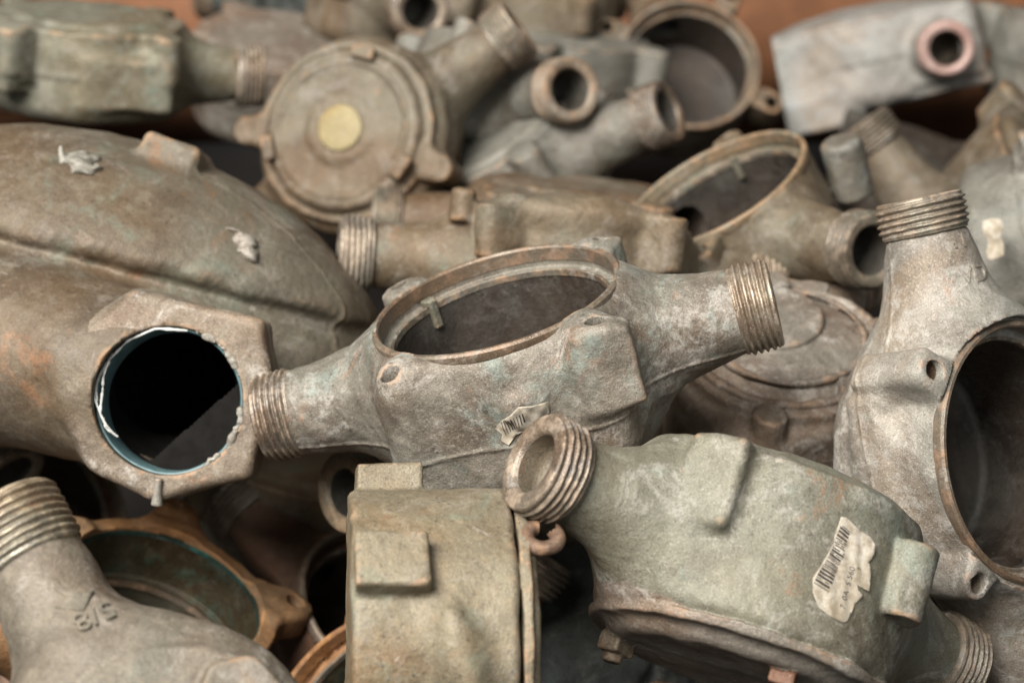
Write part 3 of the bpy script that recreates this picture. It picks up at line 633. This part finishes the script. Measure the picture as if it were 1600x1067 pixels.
# generic casings further back -----------------------------------------------------
def casing(key, label, mat, tmat, kind='closed', seed=0, zp=24, L=(95, 95), H=54, R=45, h=2.1, flare=22, group=None, cham='chamber', rim='rim_pale', lugs=None, extra=None, pats=None, neck=12.8, bottom=9, kf=15, tr=16.4, bore=10.2):
    root = thing('meter_casing', label, CAT, key, group or ('open bronze meter casings' if kind == 'open' else 'closed bronze meter casings'))
    c = base_case(seed, R=R, H=H, zp=zp, flare=flare, L=L, neck=neck, bottom=bottom, kf=kf)
    for i, (x, y) in enumerate(lugs if lugs is not None else ((37, 40), (-37, 40), (-37, -40), (37, -40))): lug(c, i, x, y, z0=-22, hole=3.4 if kind == 'open' else 0)
    if kind == 'closed':
        c.add('lid', 2, cone((0, 0, -3), (0, 0, 2.5), R - 4, R - 8, 1.5))
    if extra: extra(c)
    if kind == 'open': open_chamber(c, R, H)
    bores(c, zp, L, bore=bore + .2)
    finish(c, root, MT[mat], (-max(L[0], 50) - 6, -R - 20, -H - 12), (max(L[1], 50) + 6, R + 20, 14), h, chamber=cham, extra=pats)
    if kind == 'open': add_rim(root, R, MT[rim], seed=seed)
    for s, l in ((-1, L[0]), (1, L[1])):
        if l: thread_part(root, (s * l, 0, -zp), (s, 0, 0), MT[tmat], seed=seed + s + 30, seg=72, r=tr, bore=bore)
    return c, root
OPEN = 'open bronze meter casings'
def flank_x(c):
    c.add('rib', 7, cone((-30, -35, -16), (-28, -35, 4), 7, 5, 2.5)); c.add('rib', 4, ell((0, -34, -2), (30, 12, 9))); c.add('knob', 3, cone((-46, -16, -8), (-46, -16, 6), 6, 5, 2))
    c.add('boss#1', 9, box((38, -19, -14), (12, 10, 11), rotz(-20), 6))
casing('flank', 'olive-tan meter casing lying flat just behind the centre casing, thread to the left', 'drab', 'thread_grey', seed=11, h=1.3, extra=flank_x, H=50)
def bo_x(c):
    a = math.radians(62); c.add('block', 2, cone((54 * math.cos(a), 54 * math.sin(a), -36), (60 * math.cos(a), 60 * math.sin(a), -8), 9, 9.5, 3))
BO, bo_root = casing('back_open', 'olive open meter casing behind the centre one, pipe mouth facing right', 'drab', 'thread_dark', kind='open', seed=12, h=1.2, extra=bo_x, lugs=((-37, 40), (-37, -40), (37, -40)), pats={'block': MT['blue']})
t = Cast(3, .1); t.add('tab', 0, box((-24, 30, -9.5), (1.7, 1.4, 6), rotz(40), .6)); build_cast(t, bo_root, {}, (-32, 22, -18), (-16, 38, 0), .8, MT['sage'])
def brass_x(c):
    c.add('shoulder', 3, cone((0, 0, -26), (0, 0, -6), 50, 49, 5)); c.add('face', 2, cone((0, 0, -6), (0, 0, 4.5), 42, 39, 2.5)); c.add('face', 1.2, torus((0, 0, 4.0), (0, 0, 1), 33, 1.5)); c.add('face', 2, cone((0, 0, 2), (0, 0, 6), 20, 17, 2))
    for i, an in enumerate((38, -68, 158)):
        a = math.radians(an); c.add('clip#%d' % i, 1.5, box((38 * math.cos(a), 38 * math.sin(a), 6), (3, 6, 2.6), rotz(an), .8))
MT['brown3'] = cast_metal('dusty_brown_bronze', (108, 94, 76), (86, 72, 57), (126, 113, 94), lime=.25, pat=.05, rst=.4, seed=27)
bc, brass_root = casing('brass', 'brown meter casing facing the viewer with a round brass plug in its lid', 'brown3', 'thread', seed=13, h=1.4, zp=30, extra=brass_x, lugs=((-42, 33), (28, -44)))
ring_part('brass_plug', [(11.6, 3), (11.6, 6.4), (11.0, 7.0), (7, 7.3), (.1, 7.3)], (0, 0, 0), (0, 0, 1), MT['brassdisc'], brass_root, wob=.05, closed=False, label='round yellow brass plug')
def k_x(c):
    c.add('boss#0', 5, box((18, -38, -24), (22, 8, 13), None, 3)); c.add('boss#1', 5, box((-38, -34, -16), (8, 8, 16), rotz(40), 3))
casing('k', 'sage green meter casing lying flat in the top left corner', 'sage', 'thread_grey', seed=14, extra=k_x, H=46, L=(95, 88))
casing('l', 'blue-grey meter casing with pipe mouth facing the viewer, top centre', 'blue', 'rim_grey', seed=15, h=1.6)
casing('m', 'grey-green meter casing with slanting neck and brownish mouth below the blue-grey one', 'blue2' if 'blue2' in MT else 'blue', 'rim', seed=16, h=1.6, flare=20)
casing('n', 'wide open meter casing with dark round interior near the back', 'brown', 'thread_dark', kind='open', seed=17, R=42, rim='rim_grey', L=(0, 95))
def big_o(c):
    c.add('box', 6, box((-9, -28, -25), (77, 22, 26), None, 9)); c.add('box', 3, box((-36, -38, -50), (28, 15, 12), None, 2.5)); c.add('box', 4, ell((0, 0, -6), (64, 46, 16)))
    c.add('spout#0', 7, cone((38, -20, -28), (45, -72, -28), 20, 15, 1.5)); c.add('flange', 2, box((-85, -30, -30), (3.5, 22, 27), None, 1.5)); c.add('box', 2, box((-9, -44, -44), (76, 8, 2.5), None, 1.2)); c.add('foot', 2, box((34, -34, -49), (36, 14, 4), None, 1.5))
    c.cut('bore', 0, cone((40, -40, -28), (47, -95, -28), 10.5, None, .2))
c_, o_root = casing('o', 'silver-grey boxy meter casing with a pink pipe mouth, top right', 'silver', 'thread_pink', seed=18, extra=big_o, R=58, L=(0, 0), lugs=(), H=54)
thread_part(o_root, (46.5, -84, -28), (.13, -.99, 0), MT['thread_pink'], seed=44, seg=72, inner=MT['chamber_olive'])
casing('stub', 'tan meter casing under the centre one with a round pipe mouth facing left', 'drab', 'rim_pale', seed=19, h=1.5, bore=9.2, L=(0, 95))
casing('brown', 'dark brown meter casing in the shadow right of the copper-brown ring', 'rusty', 'thread_dark', kind='open', seed=20, h=1.6, rim='rim', lugs=())
casing('lowleft', 'reddish brown meter casing neck with worn thread at the left edge', 'rusty', 'thread_dark', seed=21, h=1.6)
casing('lowleft2', 'dark brown open meter casing in shadow under the hexagonal outlet', 'rusty', 'thread_dark', kind='open', seed=22, h=1.8)
casing('dark', 'dark slate meter casing deep in the gap at the bottom centre', 'slate', 'thread_dark', seed=23, h=1.8, L=(95, 0))
casing('t', 'brown meter casing with slanting threaded neck below the silver-grey boxy one', 'brown', 'thread_dark', seed=24, h=1.5, extra=lambda c: c.add('block', 2, box((50, 10, -12), (12, 10, 8), rotz(20), 2)))
casing('q', 'drab brown meter casing at the right edge above the torn white tag', 'drab', 'thread_dark', seed=25, L=(0, 95), h=1.6)
casing('r', 'blue-grey meter casing cut by the right edge behind the torn white tag', 'blue', 'thread_dark', kind='open', seed=26, rim='rim', h=1.6, L=(0, 95))
casing('p', 'blue-grey meter casing in the top right corner', 'blue', 'thread_grey', seed=27, L=(0, 95))
casing('pipe_a', 'mauve meter casing neck behind the sage green casing', 'mauve', 'rim', seed=28, L=(0, 95))
casing('pipe_b', 'brown meter casing with a small dark mouth at the top edge', 'brown3', 'thread', seed=29, L=(0, 95))
casing('pipe_c', 'olive-brown meter casing at the top edge behind the brass-plugged one', 'drab', 'thread', seed=30, L=(95, 0))
casing('lugged', 'grey meter casing with a rounded lug beside the dark round interior', 'blue', 'thread_dark', seed=31, L=(95, 0))
casing('redpipe', 'brown threaded pipe end between the brass-plugged and the olive-tan casings', 'brown', 'thread_dark', seed=32, L=(0, 95))
casing('mauve', 'mauve-grey meter casing in shadow behind the large casting', 'mauve', 'rim', seed=33)
casing('topdark', 'dark teal meter casing at the very top edge', 'slate', 'thread_dark', seed=34)
casing('bottom_edge', 'brown casing rim just showing along the bottom edge', 'brown', 'thread_dark', kind='open', seed=35, rim='rim', h=1.5)
casing('shard', 'bare copper-coloured casing rim in the dark gap at the bottom', 'copper', 'thread_dark', kind='open', seed=36, rim='copper', h=1.6, cham='chamber_olive')

casing('fill_a', 'dark red-brown meter casing in the far top left corner behind the sage green one', 'rusty', 'thread_dark', seed=37, L=(0, 95))
casing('fill_b', 'filler meter casing coloured near black as shade under the silver-grey boxy one', 'chamber', 'thread_dark', seed=38, L=(0, 0))  # added filler; its dark colour stands in for shade in this gap
casing('fill_d', 'olive meter casing half hidden under the left thread of the centre casing', 'drab', 'thread_dark', seed=40, L=(0, 0), h=1.8)

MT['pale2'] = cast_metal('letter_bronze', (150, 142, 131), (122, 111, 100), (176, 170, 161), lime=.4, pat=.05, rst=.2, seed=2, edge=False)

# ------------------------------------------------------------------ stickers, cast marks, scraps
def fill_polygon(poly, step):
    P = [Vector(p) for p in poly]; n = len(P); xs = [p.x for p in P]; ys = [p.y for p in P]
    pts = list(P); rng = np.random.default_rng(4)
    def inside(x, y):
        c = False
        for i in range(n):
            a, b = P[i], P[i - 1]
            if (a.y > y) != (b.y > y) and x < (b.x - a.x) * (y - a.y) / (b.y - a.y) + a.x: c = not c
        return c
    for x in np.arange(min(xs), max(xs), step):
        for y in np.arange(min(ys), max(ys), step):
            if inside(x, y) and min((p - Vector((x, y))).length for p in P) > step * .5: pts.append(Vector((x, y)))
    r = geometry.delaunay_2d_cdt(pts, [(i, (i + 1) % n) for i in range(n)], [], 1, 1e-4)
    return np.array([(v.x, v.y) for v in r[0]]), np.array([f for f in r[2] if len(f) == 3])
def drape(cast, uv, o, e1, e2, d, off):
    """lay 2-D points (mm) on a casting: start on the plane o,e1,e2 and drop along d"""
    p = np.array(o, float) + uv[:, :1] * np.array(e1, float) + uv[:, 1:2] * np.array(e2, float)
    q = march(cast, p, d); return q + grad(cast, q) * np.reshape(off, (-1, 1))
def text_flat(txt, size, extrude=0):
    cu = bpy.data.curves.new('text', 'FONT'); cu.body = txt; cu.size = size; cu.align_x = 'CENTER'; cu.align_y = 'CENTER'; cu.extrude = extrude; cu.resolution_u = 3
    o = bpy.data.objects.new('text', cu); COL.objects.link(o); dg = bpy.context.evaluated_depsgraph_get(); dg.update()
    me = bpy.data.meshes.new_from_object(o.evaluated_get(dg)); bpy.data.objects.remove(o); bpy.data.curves.remove(cu)
    bm = bmesh.new(); bm.from_mesh(me); bmesh.ops.triangulate(bm, faces=bm.faces); bm.verts.ensure_lookup_table()
    v = np.array([tuple(x.co) for x in bm.verts]); f = np.array([[x.index for x in fc.verts] for fc in bm.faces]); bm.free(); bpy.data.meshes.remove(me); return v, f
def smooth_outline(p, n=3):
    p = np.array(p, float)
    for _ in range(n - 1):
        a = np.roll(p, -1, 0); p = np.stack([p * .75 + a * .25, p * .25 + a * .75], 1).reshape(-1, 2)
    return p.tolist()
a = math.radians(-98); LN = np.array((math.cos(a), math.sin(a), 0)); LE = np.array((-math.sin(a), math.cos(a), 0)); LZ = np.array((0, 0, 1.))
root = thing('barcode_sticker', 'torn dirty paper sticker with barcode and digits on the greenish casing', 'sticker', 'label')
outline = [(-5.0, -12.4), (-3.2, -11.9), (2.6, -13.9), (7.0, -14.6), (9.3, -16.4), (9.3, -18.9), (8.4, -22.2), (9.3, -24.4), (10.7, -31.1), (7.6, -30.6), (6.1, -30.5), (6.7, -31.8), (8.8, -32.9), (7.1, -36.0), (6.5, -39.5), (6.1, -42.1), (4.3, -43.3), (-0.7, -42.9), (-4.9, -41.6), (-7.8, -37.9), (-8.9, -33.8), (-7.8, -30.3), (-5.8, -23.8), (-5.1, -18.3)]
def lift(uv): return .25 + .9 * np.clip((uv[:, 0] - 4.5) / 5, 0, 1) ** 1.5 + .25 * np.sin(uv[:, 1] * .9) * np.clip(uv[:, 0] / 8, 0, 1) + .12 * np.sin(uv[:, 0] * 1.3 + uv[:, 1] * .4)
uv, tri = fill_polygon(smooth_outline(outline, 1), .7)
pp = part('paper', mesh_np('paper', drape(LABEL, uv, LN * 75, LE, LZ, -LN, lift(uv)), tri), MT['paper'], root); m = pp.modifiers.new('thickness', 'SOLIDIFY'); m.thickness = .00014; m.offset = -1
A0, A1, B0, B1 = [np.array(p) for p in ((-4.5, -14.6), (-.6, -15.7), (-8.0, -35.8), (-2.0, -36.9))]
rng = np.random.default_rng(11); t = 0.0; vs = []; fs = []
while t < .98:
    wd = rng.choice([.013, .02, .034]); t2 = min(t + wd, 1); n = 8
    k = np.linspace(rng.uniform(0, .06), rng.uniform(.9, 1), n)
    for tt in (t, t2): vs += [((A0 * (1 - tt) + B0 * tt) * (1 - q) + (A1 * (1 - tt) + B1 * tt) * q) + np.array((.55 * math.sin(tt * 5) , 0)) for q in k]
    b = len(vs) - 2 * n
    fs += [(b + i, b + i + 1, b + n + i + 1, b + n + i) for i in range(n - 1) if rng.random() > .07]
    t = t2 + rng.choice([.014, .018, .03])
vs = np.array(vs); o_ = part('barcode', mesh_np('barcode', drape(LABEL, vs, LN * 75, LE, LZ, -LN, lift(vs) + .06), np.array(fs)), MT['ink'], root); o_['kind'] = 'stuff'
tv, tf = text_flat('7  0A  5 560', 2.7); tv2 = np.stack([3.1 - tv[:, 1], -32.5 + tv[:, 0]], 1)
part('digits', mesh_np('digits', drape(LABEL, tv2, LN * 75, LE, LZ, -LN, lift(tv2) + .06), tf), MT['ink'], root)
tv, tf = text_flat('7', 2.0); tv2 = np.stack([5.6 - tv[:, 1], -25.5 + tv[:, 0]], 1)
part('digits', mesh_np('digits', drape(LABEL, tv2, LN * 75, LE, LZ, -LN, lift(tv2) + .06), tf), MT['ink'], root)

# scrap of sticker on the centre casing
root = thing('sticker_scrap', 'crumpled scrap of barcode sticker on the centre casing behind the copper mouth', 'sticker', 'hero')
so = [(-4.5, -25.5), (-1, -22.5), (3, -20), (6, -17.8), (10, -18.6), (14.8, -19.6), (15, -24), (8, -27), (2, -29), (-1.5, -32.5), (-3.5, -30), (-2.6, -28)]
uv, tri = fill_polygon(smooth_outline(so, 1), .7)
def lift2(uv): return .4 + 1.1 * np.clip((uv[:, 1] + 24) / 6, 0, 1) + .35 * np.sin(uv[:, 0] * 1.1) * np.sin(uv[:, 1] * .8)
Y = np.array((0, 1., 0)); X = np.array((1., 0, 0))
pp = part('paper', mesh_np('paper', drape(HERO, uv, (0, -80, 0), X, LZ, Y, lift2(uv)), tri), MT['paper'], root); m = pp.modifiers.new('thickness', 'SOLIDIFY'); m.thickness = .00014; m.offset = -1
vs = []; fs = []
for i in range(9):
    x0 = -1.5 + i * .95; w_ = rng.uniform(.2, .5); n = 6; zz = np.linspace(-28.5 + i * .55, -23.0 + i * .35, n)
    for dx in (0, w_): vs += [(x0 + dx, z) for z in zz]
    b = len(vs) - 2 * n; fs += [(b + k, b + k + 1, b + n + k + 1, b + n + k) for k in range(n - 1)]
vs = np.array(vs); o_ = part('barcode', mesh_np('barcode', drape(HERO, vs, (0, -80, 0), X, LZ, Y, lift2(vs) + .07), np.array(fs)), MT['ink'], root); o_['kind'] = 'stuff'

# raised 5/8 and arrow on the bottom-left casing
tv, tf = text_flat('5/8', 9.5, .5); uv = np.stack([tv[:, 1] * .9 - 47.6, -tv[:, 0] + 4.0], 1); hz = np.where(tv[:, 2] > 0, 1.1, -.5)
part('raised_digits', mesh_np('raised_digits', drape(FL, uv, (0, 0, 40), X, Y, -LZ, hz), tf, smooth=False), MT['digits'], fl_root, 'raised cast 5/8')
ar = [(-61.5, -1), (-56.5, 1.2), (-55.8, -3.4), (-50.6, 2.6), (-55.4, 8.2), (-56.2, 4.2)]
uv, tri = fill_polygon(ar, 1.0); n = len(uv)
top = drape(FL, uv, (0, 0, 40), X, Y, -LZ, 1.0); bot = drape(FL, uv, (0, 0, 40), X, Y, -LZ, -.4)
ed = {}
for t_ in tri:
    for i in range(3):
        e = tuple(sorted((t_[i], t_[(i + 1) % 3]))); ed.setdefault(e, []).append((t_[i], t_[(i + 1) % 3]))
side = []
for e, l in ed.items():
    if len(l) == 1: a_, b_ = l[0]; side += [(a_, a_ + n, b_ + n), (a_, b_ + n, b_)]
part('raised_arrow', mesh_np('raised_arrow', np.concatenate([top, bot]), np.concatenate([tri, np.array(side)]), smooth=False), MT['digits'], fl_root)
# raised letters on the pale neck
RN = nrm((.03, .63, .78)); RR = nrm((0, -.77, .63))
for txt, sz, x0, off in (('VD', 8.5, 64, 10.5), ('I I', 7, 76.5, 8)):
    tv, tf = text_flat(txt, sz, .3); uv = np.stack([tv[:, 0], tv[:, 1]], 1)
    part('raised_letters', mesh_np('raised_letters', drape(RIGHT, uv, np.array((x0, 0, -24)) + RR * off + RN * 45, RR, X, -RN, np.where(tv[:, 2] > 0, .5, -.4)), tf, smooth=False), MT['pale2'], right_root)
# strands of sealing tape round the wide hole, crust on its edge
def strand(pts, r, name, mat, parent, seed=0):
    P = np.array(pts, float); t = np.linspace(0, len(P) - 1, len(P) * 6); Q = np.stack([np.interp(t, np.arange(len(P)), P[:, i]) for i in range(3)], 1)
    rg = np.random.default_rng(seed); Q += np.cumsum(rg.normal(0, .05, Q.shape), 0) * .6
    T = np.gradient(Q, axis=0); T /= np.linalg.norm(T, axis=1)[:, None]; N1 = np.cross(T, (.2, .3, .93)); N1 /= np.linalg.norm(N1, axis=1)[:, None]; N2 = np.cross(T, N1)
    k = 7; an = np.linspace(0, 2 * math.pi, k, endpoint=False); rr = r * (1 + .3 * rg.normal(size=len(Q)))[:, None, None]
    v = (Q[:, None] + rr * (np.cos(an)[None, :, None] * N1[:, None] + np.sin(an)[None, :, None] * N2[:, None])).reshape(-1, 3)
    i = np.arange(len(Q) - 1)[:, None]; j = np.arange(k)[None]
    q = np.stack([i * k + j, i * k + (j + 1) % k, (i + 1) * k + (j + 1) % k, (i + 1) * k + j], -1).reshape(-1, 4)
    return part(name, mesh_np(name, v, q), mat, parent)
tape = thing('sealing_tape', 'frayed white sealing tape strands hanging in the wide dark hole', 'tape', 'big')
def on(r, d, z=2.6): a = math.radians(d); return (r * math.cos(a), r * math.sin(a), z)
strand([on(26.2, 75), on(26.5, 100), on(26.4, 125), on(26.2, 145), on(25.2, 160), on(24.2, 172), on(25.4, 190), on(24.6, 205), on(22.8, 215, 1)], .45, 'strand', MT['tape'], tape, 1)
strand([on(26.0, 150), on(26.8, 165), on(26.6, 178), on(24.8, 192), on(23.8, 203), on(23.0, 212, 1)], .4, 'strand', MT['tape'], tape, 2)
strand([on(26.6, 140), on(27, 158), on(26.6, 170), on(25.6, 180)], .35, 'strand', MT['tape'], tape, 3)
for i, (d0, d1, r0) in enumerate(((20, 62, .9), (-35, -8, 1.1), (66, 88, .5), (-62, -45, .6))):
    cr = Cast(i, .5)
    rc = np.random.default_rng(i + 2)
    for d in np.arange(d0, d1, 2.2): cr.add('crust', 1.0, ell(on(27.0 + rc.normal(0, .5), d, 2.2 + rc.normal(0, .25)), (r0 * rc.uniform(.6, 1.7), r0 * rc.uniform(.6, 1.7), r0 * rc.uniform(.4, .8))))
    am = math.radians((d0 + d1) / 2); cx_, cy_ = 27 * math.cos(am), 27 * math.sin(am)
    build_cast(cr, big_root, {}, (cx_ - 14, cy_ - 14, -2), (cx_ + 14, cy_ + 14, 7), .6, MT['crust'])
# pale crusty scraps and an orange scrape on the large shell
for i, (x, z, sx, sz) in enumerate(((-43, -52, 9, 7), (20, -52, 5, 4))):
    sp = thing('crust_scrap', ('ragged pale crust stuck on top of the large casing' if i == 0 else 'small pale lump on the right shoulder of the large casing'), 'scrap', 'big')
    rg = np.random.default_rng(i + 5); n = 22 if i == 0 else 12
    uv = np.stack([x + rg.normal(0, sx * .36, n), rg.normal(0, sz * .4, n)], 1); q0 = drape(BIG, uv, (0, 150, z), X, LZ, (0, -1, 0), .2)
    cr = Cast(i, .5)
    for k, p0 in enumerate(q0): cr.add('crust', 1.8, ell(tuple(p0), (rg.uniform(1.6, 3.8), rg.uniform(.6, 1.4), rg.uniform(1.5, 3.6)), rotz(rg.uniform(-40, 30)) @ rotx(rg.uniform(-30, 30))))
    if i == 0: cr.add('crust', .8, cone(tuple(q0[0] + np.array((-6, 0, 0))), tuple(q0[0] + np.array((-7, 7, 0))), 1.2, .6, .3))
    build_cast(cr, sp, {}, q0.min(0) - 10, q0.max(0) + 10, .8, MT['crust'])

# torn white tag at the right edge
tg = thing('paper_tag', 'torn white paper tag at the right edge on the blue-grey casing', 'tag', 'tagpos')
rg = np.random.default_rng(21); uv, tri = fill_polygon([(-4, -8.5), (-2, -9), (2.5, -8), (3.2, -4), (2.2, 0), (3.6, 3), (3, 8), (-1, 8.6), (-4.5, 8), (-4.8, 3), (-3.2, -1), (-4.4, -5)], 1.0)
zz = .9 * np.sin(uv[:, 1] * .55) + .5 * np.sin(uv[:, 0] * .9 + 1)
o_ = part('paper', mesh_np('paper', np.column_stack([uv, zz]), tri, smooth=False), MT['paper'], tg); m = o_.modifiers.new('thickness', 'SOLIDIFY'); m.thickness = .0003
